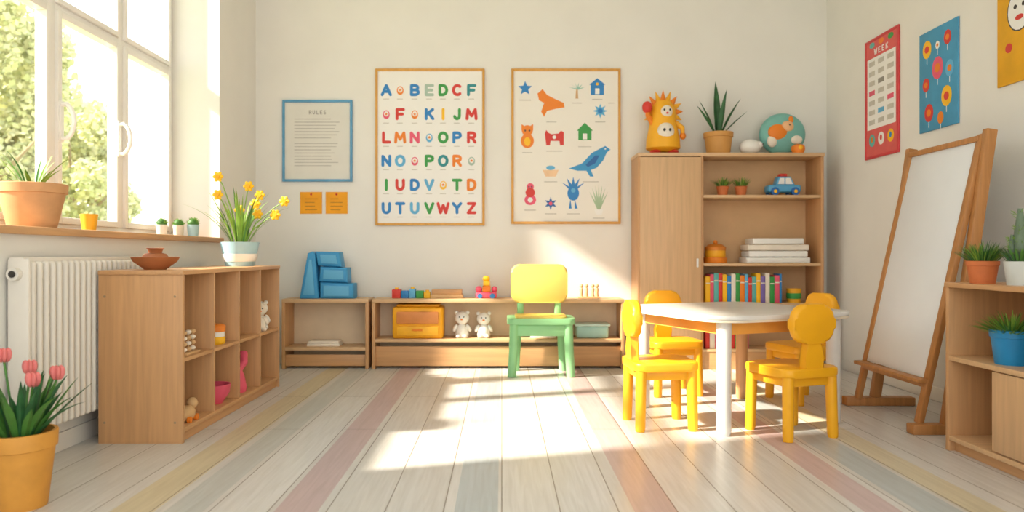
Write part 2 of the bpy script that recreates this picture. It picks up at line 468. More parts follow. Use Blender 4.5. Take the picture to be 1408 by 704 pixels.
# ------------------------------------------------------------------ plants helpers
def pot(b, r, h, m, taper=.75, rim=True, soil=True, c=(0, 0, 0)):
    pr = [(0, 0), (r*taper, 0), (r*taper*1.02, .004)]
    if rim: pr += [(r*.94, h*.78), (r, h*.79), (r*1.02, h*.985), (r*1.0, h)]
    else: pr += [(r*.97, h*.9), (r, h)]
    pr += [(r*.9, h), (r*.88, h*.86), (0, h*.86)]
    b.lathe(pr, m, c, 32)
    if soil: b.lathe([(r*.87, h*.87), (r*.5, h*.9), (0, h*.91)], SOIL, c, 24)
def blade(b, base, ang, lean, length, w, m, curve=.6, n=6, fold=.25):
    p = []; th = lean
    x, z = 0.0, 0.0; st = length/n
    for k in range(n+1):
        p.append((base[0]+x*math.cos(ang), base[1]+x*math.sin(ang), base[2]+z))
        x += st*math.sin(th); z += st*math.cos(th); th += curve/n
    b.ribbon(p, w, m, side=(-math.sin(ang), math.cos(ang), 0), fold=fold)
def tuft(b, c, r, n, length, w, ms, lean=.5, curve=.5):
    for k in range(n):
        a = random.uniform(0, 2*PI); q = math.sqrt(random.random())
        blade(b, (c[0]+r*q*math.cos(a), c[1]+r*q*math.sin(a), c[2]), a, lean*q, length*random.uniform(.75, 1.1), w, random.choice(ms), curve*q, 4)

# daffodil pot
b = B(); pot(b, .122, .155, PALEB, .72, False)
b.lathe([(.098, .03), (.108, .06), (.112, .08)], mat('pot_white_band', '#EDEBE4', .4), (0, 0, 0), 32)
for k in range(40):
    a = random.uniform(0, 2*PI)
    blade(b, (.05*math.cos(a), .05*math.sin(a), .135), a, random.uniform(.05, .5), random.uniform(.2, .42), .0075, random.choice([LEAF, LEAFL, LEAFL]), random.uniform(.2, .9), 7)
YF1 = mat('daffodil_yellow', '#FBC91A', .5, .02)
for (x, z, yy) in ((-.14, .58, 0), (-.13, .46, -.03), (.05, .52, .02), (.13, .46, .0), (.12, .40, -.05), (.29, .42, 0), (.24, .33, -.03), (.02, .36, -.06), (.10, .34, .05)):
    b.tube([(x*.1, yy*.3, .13), (x*.35, yy*.6, .13+(z-.13)*.5), (x*.8, yy, .13+(z-.13)*.88), (x, yy, z)], [.004, .004, .0035, .003], LEAFL, 6)
    for j in range(6):
        a = j*PI/3; b.ell((x+.019*math.cos(a), yy-.004, z+.019*math.sin(a)), (.017, .008, .013), YF1, 8, 6, Matrix.Rotation(-a, 4, 'Y'))
    b.cyl((x, yy, z), (x, yy-.022, z), .010, mat('daffodil_cup', '#F7B010', .5, .02), .014, 10)
b.done('potted_daffodil', (-1.70, 4.72, SH))
# clay bowl
b = B()
b.lathe([(0, 0), (.05, 0), (.055, .006), (.10, .04), (.112, .062), (.106, .064), (.06, .056), (0, .052)], CLAY, seg=36)
b.lathe([(.055, .054), (.062, .062), (.05, .078), (.03, .084), (.034, .098), (.042, .106), (.036, .108), (.0, .10)], CLAY, seg=30)
b.done('clay_bowl', (-1.715, 3.60, SH))
MZ = .403; LZ = .07
b = B()
for i in range(3):
    b.cyl((0, -.05+.05*i, 0.0), (0, -.05+.05*i, .12), .004, BEIGE, seg=8)
    for j in range(4): b.ell((0, -.05+.05*i, .025+.028*j), (.016, .016, .012), BEIGE if (i+j) % 2 else CREAM, 12, 8)
b.box(-.03, .03, -.08, .08, 0, .012, BEIGE); b.done('bead_counter', (-1.57, 3.64, MZ))
b = B()
b.lathe([(0, 0), (.045, 0), (.05, .01), (.05, .035), (0, .036)], YEL, seg=24); b.lathe([(.047, .036), (.047, .06), (0, .061)], WHITE, seg=24)
b.lathe([(.05, .06), (.052, .085), (.04, .095), (0, .096)], ORANGE, seg=24); b.done('stacking_cups', (-1.60, 4.05, MZ), s=(1.15, 1.15, 1.15))
def doll(name, loc, s=1.0, m=CREAM, rz=0):
    b = B()
    b.lathe([(0, 0), (.045*s, 0), (.052*s, .02*s), (.045*s, .07*s), (.02*s, .10*s), (0, .105*s)], m, seg=20)
    b.ell((0, 0, .145*s), (.054*s, .05*s, .05*s), m); b.ell((-.042*s, 0, .185*s), .015*s, m, 12, 8); b.ell((.042*s, 0, .185*s), .015*s, m, 12, 8)
    b.ell((-.05*s, -.01*s, .07*s), (.015*s, .015*s, .032*s), m, 12, 8, Matrix.Rotation(.5, 4, 'Y')); b.ell((.05*s, -.01*s, .07*s), (.015*s, .015*s, .032*s), m, 12, 8, Matrix.Rotation(-.5, 4, 'Y'))
    b.ell((-.025*s, -.045*s, .014*s), (.02*s, .028*s, .014*s), m, 12, 8); b.ell((.025*s, -.045*s, .014*s), (.02*s, .028*s, .014*s), m, 12, 8)
    b.ell((-.016*s, -.047*s, .155*s), .005*s, DARK, 8, 6); b.ell((.016*s, -.047*s, .155*s), .005*s, DARK, 8, 6)
    b.ell((0, -.052*s, .137*s), (.010*s, .006*s, .006*s), ORANGE, 10, 6)
    return b.done(name, loc, rz)
doll('plush_bear', (-1.585, 4.73, MZ), .95, CREAM, .6)
doll('plush_bear', (-1.62, 4.87, MZ), .95, WHITE, .6)
b = B(); b.lathe([(0, 0), (.04, 0), (.075, .05), (.08, .09), (.074, .09), (.05, .03), (0, .02)], PINK, seg=28); b.done('toy_bowl', (-1.61, 4.06, LZ), s=(1.15, 1.15, 1.2))
b = B()
b.lathe([(0, 0), (.05, 0), (.055, .03), (.04, .10), (.02, .15), (0, .16)], PINK, seg=22); b.tube([(0, 0, .12), (.02, .05, .17), (.0, .09, .22)], [.02, .025, .03], PINK, 12)
b.done('toy_elephant', (-1.60, 4.40, LZ))
b = B()
b.ell((0, 0, .03), (.03, .05, .03), BEIGE); b.ell((0, .05, .06), .022, BEIGE)
for sx in (-.025, .025):
    for sy in (-.03, .03): b.cyl((sx-.006, sy, .012), (sx+.006, sy, .012), .012, ORANGE, seg=14)
b.done('wooden_pull_toy', (-1.57, 3.62, LZ), s=(1.3, 1.3, 1.3))

# sill things
b = B(); pot(b, .14, .20, SANDP, .68)
for k in range(14):
    a = random.uniform(0, 2*PI); blade(b, (.03*math.cos(a), .03*math.sin(a), .17), a, random.uniform(.1, .85), random.uniform(.13, .25), .008, random.choice([LEAF, LEAFL]), random.uniform(.2, .7), 7)
b.done('potted_aloe', (-2.13, 3.30, SZ))
b = B(); pot(b, .042, .085, mat('cup_yellow', '#EFB224', .5), .75, False, False); b.done('yellow_cup', (-2.10, 3.70, SZ))
def cactus(name, loc, pm, r=.036, h=.07, gr=.04):
    b = B(); pot(b, r, h, pm, .8, False)
    b.ell((0, 0, h+.008), (gr, gr, gr), LEAF, 16, 10)
    for k in range(90):
        d = Vector((random.gauss(0, 1), random.gauss(0, 1), abs(random.gauss(0, 1)))).normalized()
        p = Vector((0, 0, h+.008))+d*gr*.95; b.tube([p, p+d*gr*.35], [gr*.05, .0005], LEAFL, 4)
    return b.done(name, loc)
cactus('potted_cactus', (-2.23, 4.77, SZ), WHITE, .036, .075, .032); cactus('potted_cactus', (-2.16, 4.86, SZ), CREAM, .036, .075, .032); cactus('potted_cactus', (-2.08, 4.90, SZ), PALEB, .04, .08, .036)

# ------------------------------------------------------------------ front left tulip pot
b = B(); pot(b, .115, .27, OCHRE, .72)
for k in range(44):
    a = random.uniform(0, 2*PI); blade(b, (.05*math.cos(a), .05*math.sin(a), .24), a, random.uniform(.05, .7), random.uniform(.18, .30), .015, random.choice([LEAF, LEAFD, LEAFD]), random.uniform(.1, .7), 7, .35)
for (x, y, z) in ((-.06, 0, .52), (.07, -.04, .44), (.10, .05, .45), (0, .05, .47)):
    b.tube([(x*.3, y*.3, .24), (x*.7, y*.7, .24+(z-.24)*.6), (x, y, z)], .004, LEAF, 6)
    for j in range(6):
        a = j*PI/3+.2; b.ell((x+.012*math.cos(a), y+.012*math.sin(a), z+.02), (.014, .009, .026), TULIP, 10, 8, Matrix.Rotation(a, 4, 'Z') @ Matrix.Rotation(.12, 4, 'Y'))
b.done('potted_tulip', (-1.72, 2.60, 0))

# ------------------------------------------------------------------ back wall art
def poster_base(b, W, H, fm, fw=.018, paper=PAPER, ft=.022):
    b.box(-W/2+.002, W/2-.002, -.010, 0, -H/2+.002, H/2-.002, paper, 0)
    if fm:
        b.box(-W/2, -W/2+fw, -ft, 0, -H/2, H/2, fm, .003); b.box(W/2-fw, W/2, -ft, 0, -H/2, H/2, fm, .003)
        b.box(-W/2+fw, W/2-fw, -ft, 0, H/2-fw, H/2, fm, .003); b.box(-W/2+fw, W/2-fw, -ft, 0, -H/2, -H/2+fw, fm, .003)
YW = YB-.0015
b = B(); poster_base(b, .576, .672, mat('frame_blue', '#5C9CC4', .5), .02, mat('notice_paper', '#DEDCD4', .8, .02))
for i, ch in enumerate('RULES'): b.letter(ch, -.06+.03*i, .235, .018, .028, .005, -.0115, -.0098, GREY)
for i in range(15):
    z = .18-.026*i-(.02 if i > 6 else 0); wv = random.uniform(.30, .38)
    b.box(-.19, -.19+wv, -.0112, -.0098, z-.003, z+.003, mat('notice_text', '#B8B5AE', .7), 0)
b.done('framed_notice', (-1.518, YW, 1.836))
for x in (-1.572, -1.362):
    b = B(); b.box(-.09, .09, -.004, 0, -.09, .09, mat('note_orange', '#F0A41A', .7), 0)
    b.ell((0, -.006, .07), .009, RED, 10, 8)
    for i in range(4): b.box(-.05, random.uniform(.01, .055), -.005, -.0035, .03-.03*i, .036-.03*i, mat('note_ink', '#B97A20', .7), 0)
    b.done('sticky_note', (x, YW, 1.326))
# alphabet poster
U = .006
b = B(); poster_base(b, .90, 1.29, FRAMEWOOD, .02)
C = {'b': BLUE, 'g': GREEN, 'r': RED, 'o': ORANGE, 'p': PINK, 'y': YEL, 'l': LBLUE, 'k': mat('sage_grey', '#A8BFB0', .6), 't': mat('deep_teal', '#2C8C92', .5)}
rows = [(125, 'A b,*o,B b,E k,D g,C r,F t'), (158, '*p,F r,*o,K b,I y,J g,M r'), (190, 'L r,M o,N p,*l,O g,P b,R r'),
        (222, 'N b,O l,*p,P g,O t,R o,*k'), (255, 'I g,U r,D b,V l,*y,T g,D o'), (287, 'U b,T b,U l,V g,W r,Y b,Z r')]
cols = [531, 550, 570, 590, 609, 628, 648]
for v, s in rows:
    z = (202.5-v)*U
    for u, it in zip(cols, s.split(',')):
        x = (u-591)*U
        if it[0] == '*':
            b.prism(circ(x, z, .028, .036, 16), 'xz', -.0115, -.0098, C[it[1]]); b.prism(circ(x, z+.006, .019, .022, 12), 'xz', -.0125, -.0112, PAPER)
            b.prism(star(x, z+.004, .015, .007), 'xz', -.0132, -.0122, ORANGE)
        else:
            b.letter(it[0], x, z+.004, .068, .076, .024, -.0112, -.0098, C[it[2]])
        b.box(x-.026, x+.022, -.0112, -.0098, z-.072, z-.067, LGREY, 0)
b.done('alphabet_poster', (-.591, YW, 1.785))
# animal poster
b = B(); poster_base(b, .90, 1.278, FRAMEWOOD, .02, mat('paper_warm', '#EFEBE2', .8, .015, 4))
def q(u, v): return ((u-778)*U, (201.5-v)*U)
def sh(pts, m, d=0): b.prism([q(*p) for p in pts], 'xz', -.0118-d, -.0098, m)
def cc(u, v, r, m, ry=None, d=0): x, z = q(u, v); b.prism(circ(x, z, r*U, (ry or r)*U), 'xz', -.0118-d, -.0098, m)
x, z = q(722, 122); b.prism(star(x, z, 10*U, 4.5*U, 5), 'xz', -.0118, -.0098, BLUE)
sh([(739, 129), (746, 123), (752, 131), (762, 136), (775, 142), (776, 148), (764, 150), (752, 153), (748, 161), (744, 154), (748, 142), (741, 138)], ORANGE)
for k in range(6):
    a = math.radians(20+28*k); sh([(793, 122), (793+11*math.cos(a), 122-10*math.sin(a)+2), (793+2, 124)], mat('palm_teal', '#9CC8B8', .6), .00005*k)
sh([(792, 122), (794, 122), (795, 136), (791, 136)], BEIGE)
sh([(812, 131), (812, 117), (810, 117), (821, 108), (832, 117), (830, 117), (830, 131)], BLUE); sh([(818, 130), (818, 122), (824, 122), (824, 130)], PAPER, .0012); cc(821, 116, 2, YEL, d=.0012)
x, z = q(825, 153); b.prism(star(x, z, 10*U, 5*U, 8), 'xz', -.0118, -.0098, LBLUE); cc(825, 153, 3.5, BLUE, d=.0012)
cc(725, 194, 9, ORANGE, 10); cc(725, 180, 7.5, ORANGE, d=.0004); sh([(717, 180), (717, 171), (723, 175)], ORANGE); sh([(733, 180), (733, 171), (727, 175)], ORANGE); cc(725, 195, 4.5, YEL, 6, .0012); cc(722, 180, 1.2, DARK, d=.0012); cc(728, 180, 1.2, DARK, d=.0012)
sh([(749, 184), (751, 179), (754, 183), (758, 185), (768, 184), (771, 180), (775, 182), (775, 200), (770, 200), (769, 194), (757, 194), (756, 200), (751, 200)], RED); cc(762, 189, 2.5, PAPER, d=.0012)
sh([(795, 193), (795, 180), (793, 180), (804, 169), (815, 180), (813, 180), (813, 193)], GREEN); sh([(801, 192), (801, 184), (807, 184), (807, 192)], PAPER, .0012)
sh([(782, 232), (800, 225), (813, 211), (826, 204), (832, 201), (839, 206), (834, 210), (829, 221), (820, 231), (812, 234), (816, 243), (811, 243), (806, 235), (794, 235)], SKYB); sh([(805, 227), (818, 214), (824, 214), (818, 225), (808, 230)], DBLUE, .0012); cc(832, 205, 1.1, PAPER, d=.0012)
sh([(746, 234), (768, 234), (764, 243), (750, 243)], mat('peach', '#EFC9A0', .6)); cc(757, 231, 6, LBLUE, 3, .0005)
cc(729, 257, 5, PINK); cc(729, 265, 6.5, RED, d=.0004); cc(729, 275, 8, PINK, 7, .0002); cc(727, 257, 1, DARK, d=.0012); cc(731, 257, 1, DARK, d=.0012); cc(729, 275, 3.5, PAPER, d=.0012)
cc(788, 266, 8, BLUE, 10, .0004)
for k in range(5):
    a = math.radians(35+27.5*k); sh([(788-4, 262), (788+19*math.cos(a), 262-19*math.sin(a)), (788+4, 262)], BLUE, .00006*k)
sh([(784, 274), (786, 287), (782, 287)], BLUE); sh([(790, 274), (794, 287), (790, 287)], BLUE); cc(788, 262, 3, LBLUE, d=.0012)
x, z = q(757, 280); b.prism(star(x, z, 9*U, 4*U, 6), 'xz', -.0118, -.0098, DBLUE); cc(757, 280, 2.5, PINK, d=.0012)
for k in range(7):
    a = math.radians(45+15*k); sh([(821, 288), (823+18*math.cos(a), 288-34*math.sin(a)), (825, 288)], mat('sage', '#A9C2A0', .6), .00005*k)
sh([(817, 288), (829, 288), (827, 295), (819, 295)], PAPER, .0012)
for (u, v, wd) in ((722, 138, 16), (758, 168, 14), (793, 142, 14), (821, 137, 14), (762, 208, 22), (725, 210, 14), (804, 202, 18), (825, 168, 14), (812, 250, 22), (729, 289, 16), (757, 294, 16), (788, 294, 18), (823, 300, 16), (840, 142, 8), (757, 250, 18)):
    x, z = q(u, v); b.box(x-wd*U/2, x+wd*U/2, -.0112, -.0098, z-.004, z+.003, LGREY, 0)
b.done('animal_poster', (.528, YW, 1.791))

# ------------------------------------------------------------------ right wall posters
XW = XR-.0015
b = B(); poster_base(b, .45, .86, mat('frame_red', '#D04246', .5), .02, mat('poster_pinkred', '#DA625E', .7), .014)
b.box(-.19, .19, -.0115, -.0098, -.22, .29, PAPER, 0)
for i, ch in enumerate('WEEK'): b.letter(ch, -.075+.05*i, .33, .028, .035, .007, -.0112, -.0098, PAPER)
for r_ in range(7):
    for c_ in range(3):
        x = -.125+.125*c_; z = .255-.07*r_
        b.box(x-.04, x+.04, -.0125, -.0112, z-.022, z+.012, [LGREY, GREY, PINK, LBLUE][(r_*2+c_) % 4] if (r_+c_) % 3 == 0 else LGREY, 0)
for c_ in range(3):
    x = -.125+.125*c_
    b.prism(circ(x, -.30, .04, .045), 'xz', -.0118, -.0098, [TEAL, PAPER, YEL][c_]); b.prism(circ(x, -.295, .015, .02), 'xz', -.0128, -.0112, [ORANGE, RED, BLUE][c_])
    b.prism(circ(x, .385, .035, .02), 'xz', -.0116, -.0098, [TEAL, ORANGE, GREEN][c_])
b.done('calendar_poster', (XW, 5.115, 2.02), -PI/2)
PBL = mat('poster_blue', '#4A98C0', .7)
b = B(); b.box(-.195, .195, -.012, 0, -.3125, .3125, PBL, .002)
for (x, z, r_, m) in ((-.11, .20, .045, YEL), (.10, .22, .035, RED), (0, .06, .055, PINK), (-.12, -.02, .035, RED), (.12, .03, .04, LBLUE), (.09, -.13, .05, YEL), (-.09, -.2, .045, RED), (0, .2, .02, PAPER), (.03, -.25, .03, ORANGE)):
    b.prism(circ(x, z, r_, r_*1.25), 'xz', -.0135, -.0118, m); b.prism(circ(x, z, r_*.5, r_*.5), 'xz', -.0145, -.013, RED if m is YEL else ORANGE)
    b.box(x-.002, x+.002, -.0135, -.0118, z-r_*1.25-.035, z-r_*1.25, PAPER, 0)
b.done('balloon_poster', (XW, 4.45, 1.983), -PI/2)
b = B(); b.box(-.25, .25, -.012, 0, -.35, .35, mat('poster_yellow', '#E9AC1E', .7), .002)
b.prism(circ(-.08, .02, .085, .105), 'xz', -.0135, -.0118, PAPER); b.prism(circ(-.08, .02, .092, .112), 'xz', -.0128, -.0118, DARK)
b.prism(circ(-.13, .16, .025, .07), 'xz', -.0132, -.0118, ORANGE); b.prism(circ(-.04, .16, .025, .07), 'xz', -.0132, -.0118, ORANGE)
b.prism(circ(-.11, .04, .012), 'xz', -.0145, -.013, DARK); b.prism(circ(-.05, .04, .012), 'xz', -.0145, -.013, DARK); b.prism(circ(-.08, -.02, .03, .014), 'xz', -.0145, -.013, RED)
b.prism(circ(-.16, -.16, .025), 'xz', -.0132, -.0118, RED); b.prism(circ(.10, -.2, .05, .06), 'xz', -.0132, -.0118, PAPER); b.prism(star(-.2, .28, .03, .014), 'xz', -.0132, -.0118, PAPER)
b.prism(circ(.12, .18, .06, .05), 'xz', -.0132, -.0118, RED)
b.done('rabbit_poster', (XW, 3.665, 2.145), -PI/2)

# ------------------------------------------------------------------ low benches
def bench(x0, x1, shelf_z, divs=()):
    b = B(); W = x1-x0; d = .27; H = .55
    b.box(0, W, 0, d, H-.03, H, PALEX, .004)
    b.box(0, .025, .004, d, 0, H-.03, OAKZ, .002); b.box(W-.025, W, .004, d, 0, H-.03, OAKZ, .002)
    b.box(.025, W-.025, .006, d, shelf_z-.025, shelf_z, PALEX, .002)
    b.box(.025, W-.025, .03, .05, 0.02, shelf_z-.06, OAKX, .002)
    b.box(.025, W-.025, d-.012, d, .0, H-.03, mat('bench_back', '#E2CDAE', .6, .04), 0)
    return b.done('low_bench_shelf', (x0, YB-.016-d-.003, 0))
bench(-1.73, -1.048, .17); bench(-1.022, .965, .235)
BY = 5.85
# blue toy play set: leaning step board and stacked soft blocks
b = B()
b.prism([(-.215, 0), (-.15, .36), (-.115, .375), (-.09, .36), (-.06, 0)], 'xz', -.08, .08, SKYB, .012)
b.prism([(-.185, .03), (-.135, .31), (-.115, .31), (-.09, .03)], 'xz', -.088, -.075, LBLUE, .003)
b.prism([(-.05, 0), (.215, 0), (.215, .12), (-.05, .13)], 'xz', -.09, .09, SKYB, .02)
b.prism([(-.06, .135), (.17, .125), (.165, .245), (-.05, .255)], 'xz', -.085, .085, SKYB, .02)
b.prism([(-.07, .26), (.12, .25), (.10, .37), (-.09, .375)], 'xz', -.08, .08, SKYB, .02)
b.prism([(-.02, .02), (.185, .02), (.18, .10), (-.02, .105)], 'xz', -.098, -.085, LBLUE, .005)
b.prism([(-.025, .155), (.14, .15), (.135, .225), (-.02, .23)], 'xz', -.093, -.08, LBLUE, .005)
b.prism([(-.04, .28), (.09, .275), (.075, .345), (-.05, .35)], 'xz', -.088, -.075, LBLUE, .005)
b.done('toy_step_block', (-1.39, BY-.01, .55))
b = B()
b.box(-.13, .13, -.07, .07, 0, .02, CREAM, .004); b.box(-.12, .12, -.065, .065, .02, .042, CREAM, .004); b.done('book_pile', (-1.42, BY, .17))
b = B()
xs = -.32
for i, (w_, h_, m) in enumerate([(.07, .07, RED), (.06, .06, BLUE), (.05, .075, LBLUE), (.06, .06, GREEN), (.05, .05, YEL)]):
    b.box(xs, xs+w_, -.03, .03, 0, h_, m, .004)
    if i % 2 == 0: b.cyl((xs+w_/2, 0, h_), (xs+w_/2, 0, h_+.015), .015, YEL)
    xs += w_+.004
b.box(xs, xs+.26, -.05, .05, 0, .03, BEIGE, .004); b.box(xs+.01, xs+.25, -.045, .045, .03, .07, OAKX, .004)
b.done('toy_block_train', (-.56, BY, .55))
b = B()
b.box(-.085, .085, -.05, .05, 0, .05, PINK, .015, seg=3); b.box(-.03, .035, -.035, .035, .05, .10, ORANGE, .008); b.box(-.025, .03, -.03, .03, .10, .135, YEL, .006)
b.ell((.0, 0, .155), (.03, .03, .025), YEL); b.ell((-.06, 0, .07), .028, PINK, 14, 10); b.ell((.065, 0, .07), .025, PINK, 14, 10); b.cyl((-.05, -.055, .02), (-.05, .055, .02), .02, BLUE); b.cyl((.05, -.055, .02), (.05, .055, .02), .02, BLUE)
b.done('stacking_toy', (-.125, BY, .55))
b = B()
for x in (-.06, -.02, .03, .065):
    b.lathe([(0, 0), (.018, 0), (.012, .04), (.016, .07), (.008, .085), (0, .086)], BEIGE, (x, 0, 0), 14); b.ell((x, 0, .098), .016, BEIGE, 12, 8)
b.box(-.09, .09, -.025, .025, -0.0, .012, BEIGE, .003)
b.done('wooden_peg_dolls', (.70, BY, .55))
b = B()
b.box(-.2, .2, -.11, .11, 0, .25, mat('crate_yellow', '#F0A810', .5), .02, seg=3)
b.box(-.165, .165, -.122, -.105, .12, .215, mat('drawer_terracotta', '#D88846', .5), .008); b.box(-.165, .165, -.122, -.105, .025, .10, mat('crate_yellow2', '#F4B224', .5), .008)
b.cyl((-.04, -.128, .07), (.04, -.128, .07), .007, ORANGE); b.box(-.17, .17, -.08, .08, .25, .27, mat('crate_yellow', '#F3B21A', .5), .008)
b.done('toy_drawer_box', (-.665, BY-.005, .235))
doll('plush_bear', (-.32, BY-.01, .235), 1.08, WHITE); doll('plush_bear', (-.145, BY-.01, .235), 1.04, WHITE)
b = B(); b.box(-.13, .13, -.08, .08, 0, .10, mat('basket_teal', '#A9D0C6', .6), .02, seg=3); b.box(-.14, .14, -.09, .09, .095, .115, mat('basket_rim', '#C4DDD2', .6), .006); b.done('teal_basket', (.72, BY, .235))
b = B(); b.box(-.1, .1, -.06, .06, 0, .018, PAPER, .003); b.box(-.09, .09, -.055, .06, .018, .034, YEL, .003); b.box(-.08, .09, -.055, .05, .034, .048, PAPER, .003); b.done('book_pile', (.33, BY, .235))

# ------------------------------------------------------------------ tall cabinet
CX0, CX1, CY0, CY1, CH = 1.065, 2.516, 5.68, 5.982, 1.695
b = B(); W = CX1-CX0; d = CY1-CY0; dx = .49
b.box(-.005, W+.005, -.008, d, CH-.028, CH, PALEX, .003)
b.box(0, .02, 0, d, 0, CH-.028, OAKZ, .002); b.box(W-.022, W, 0, d, 0, CH-.028, OAKZ, .002)
b.box(dx, dx+.02, 0, d, 0, CH-.028, OAKZ, .002)
b.box(.02, W-.022, d-.01, d, 0, CH-.028, mat('cabinet_back', '#D9B284', .6, .04), 0)
b.box(.02, dx, .01, d-.01, .0, .05, OAKX, 0)
b.box(.012, dx-.002, -.014, .004, .05, CH-.034, PALEZ, .003)
b.box(dx-.04, dx-.025, -.034, -.014, .80, .87, WHITE, .005)
for z in (.16, .52, .832, 1.366): b.box(dx+.02, W-.022, .004, d-.01, z-.022, z, PALEX, .002)
b.box(dx+.02, W-.022, .01, .03, 0, .138, OAKX, .001)
b.done('tall_cabinet', (CX0, CY0, 0))
CY = 5.83
b = B()
YT = mat('toy_yellow', '#F3B020', .5, .06); OT = mat('toy_orange', '#E9841A', .5, .06)
b.lathe([(0, .02), (.10, .02), (.155, .05), (.15, .12), (.125, .22), (.115, .30), (.11, .36), (.07, .41), (0, .42)], YT, seg=30)
b.ell((-.08, -.05, .018), (.05, .07, .018), RED, 14, 8); b.ell((.08, -.05, .018), (.05, .07, .018), RED, 14, 8)
for k in range(11):
    a = math.radians(-20+22*k); p = Vector((.105*math.cos(a), 0, .33+.085*math.sin(a))); q2 = Vector((.18*math.cos(a), 0, .33+.17*math.sin(a)))
    b.tube([p, q2], [.03, .002], OT if k % 2 else YT, 8)
b.ell((.0, -.10, .16), (.08, .055, .08), CREAM); b.ell((.01, -.095, .32), (.055, .035, .05), CREAM)
b.ell((-.015, -.128, .33), .009, DARK, 8, 6); b.ell((.035, -.126, .33), .009, DARK, 8, 6); b.ell((.01, -.132, .305), (.012, .01, .008), RED, 10, 6)
b.ell((-.02, -.152, .175), .012, DARK, 8, 6); b.ell((.03, -.15, .175), .012, DARK, 8, 6)
b.tube([(-.10, -.03, .24), (-.15, -.05, .30), (-.155, -.05, .35)], [.025, .022, .02], OT, 10); b.ell((-.155, -.055, .36), .045, RED)
b.tube([(.11, -.03, .24), (.165, -.05, .20), (.165, -.06, .15)], [.025, .022, .02], YT, 10); b.ell((.165, -.06, .14), .028, OT)
for (x, z) in ((-.11, .08), (.11, .09), (-.07, .26), (.08, .25), (0, .055)): b.ell((x, -.105+abs(x)*.35, z), (.016, .01, .016), OT, 10, 6)
b.done('toy_lion', (1.29, CY-.01, CH), s=(.88, .88, 1.04))
b = B(); pot(b, .115, .18, mat('ochre_tan_pot', '#D09850', .6), .78)
for (a, le, ln, w_) in ((1.6, .05, .46, .03), (3.0, .35, .32, .024), (0.2, .45, .36, .026), (5.0, .2, .34, .026), (3.5, .6, .30, .02), (.6, .15, .40, .026), (6.0, .75, .28, .018)):
    blade(b, (.02*math.cos(a), .02*math.sin(a), .15), a, le, ln, w_, LEAFD, .15, 7, .35)
b.done('potted_snake_plant', (1.735, CY, CH))
b = B(); b.ell((0, 0, .062), (.085, .07, .062), WHITE, 24, 16); b.ell((.06, -.02, .075), (.035, .03, .03), WHITE); b.ell((.088, -.04, .08), .006, DARK, 8, 6); b.done('ceramic_egg', (1.98, CY-.03, CH))
b = B()
TB = mat('ball_teal', '#79B7AE', .5, .08)
b.ell((0, 0, .17), (.185, .07, .17), TB, 32, 20); b.box(-.08, .08, -.05, .05, 0, .02, OAKX, .004)
b.ell((-.05, -.055, .18), (.085, .022, .065), ORANGE); b.ell((.02, -.06, .225), (.05, .02, .045), mat('peach_toy', '#EDB987', .5)); b.ell((-.1, -.05, .11), (.04, .02, .05), CREAM); b.ell((.09, -.055, .12), (.05, .02, .035), CREAM)
b.ell((.03, -.078, .235), .006, DARK, 8, 6); b.ell((.05, -.05, .28), (.02, .015, .03), ORANGE)
b.done('decorative_plate', (2.255, CY+.02, CH))
b = B(); b.lathe([(0, 0), (.04, 0), (.052, .03), (.05, .055), (.03, .07), (0, .072)], ORANGE, seg=20); b.ell((0, -.03, .04), (.025, .025, .025), YEL); b.done('orange_toy', (2.33, CY-.11, CH))
def grasspot(name, loc, pm, r, h, gh, n, ms=(LEAF, LEAFL), rim=True, lean=.7, w=.003):
    b = B(); pot(b, r, h, pm, .75, rim); tuft(b, (0, 0, h*.86), r*.75, n, gh, w, ms, lean, .5)
    return b.done(name, loc)
grasspot('potted_herb', (1.755, CY-.05, 1.366), TERRA, .048, .075, .085, 90); grasspot('potted_herb', (1.90, CY-.05, 1.366), TERRA, .048, .075, .085, 90)
b = B(); CB = mat('car_blue', '#56A3CE', .35)
b.box(-.13, .13, -.055, .055, .025, .085, CB, .018, seg=3); b.prism([(-.07, .08), (-.045, .15), (.05, .15), (.085, .08)], 'xz', -.045, .045, CB, .01)
b.prism([(-.052, .09), (-.036, .138), (-.002, .138), (-.002, .09)], 'xz', -.0475, .0475, WHITE); b.prism([(.008, .09), (.008, .138), (.043, .138), (.064, .09)], 'xz', -.0475, .0475, WHITE)
b.box(-.03, .03, -.03, .03, .15, .175, RED, .008)
for x in (-.08, .08):
    for y in (-.055, .055): b.cyl((x, y-.012, .032), (x, y+.012, .032), .032, DBLUE, seg=20); b.cyl((x, y-.015, .032), (x, y+.015, .032), .014, YEL, seg=12)
b.done('toy_car', (2.23, CY-.05, 1.366))
b = B()
b.lathe([(0, 0), (.085, 0), (.09, .01), (.09, .045), (0, .046)], OT, seg=28); b.lathe([(.075, .046), (.08, .055), (.078, .10), (0, .101)], YT, seg=28); b.lathe([(.08, .10), (.082, .125), (.05, .15), (0, .155)], mat('amber', '#D9822A', .5), seg=28); b.ell((0, 0, .165), .018, OT, 12, 8)
b.done('stacking_rings', (1.70, CY-.04, .832))
b = B()
for i, (w_, m) in enumerate(((.50, WHITE), (.46, PAPER), (.48, CREAM), (.40, WHITE))):
    b.box(-w_/2, w_/2, -.1, .1, .05*i, .05*i+.046, m, .008, seg=3)
b.done('folded_blanket_stack', (2.17, CY-.03, .832))
def bookrow(loc, W, hmin, hmax, order):
    b = B(); x = 0; k = 0
    while x < W-.012:
        w_ = random.uniform(.026, .042); h_ = random.uniform(hmin, hmax)
        m = order[k % len(order)]; k += 1
        w_ = min(w_, W-x); b.box(x, x+w_-.001, -.07, .07, 0, h_, m, .003); b.box(x+.002, x+w_-.003, -.0712, -.068, h_*.72, h_*.76, CREAM, 0); x += w_
    b.done('book_row', loc)
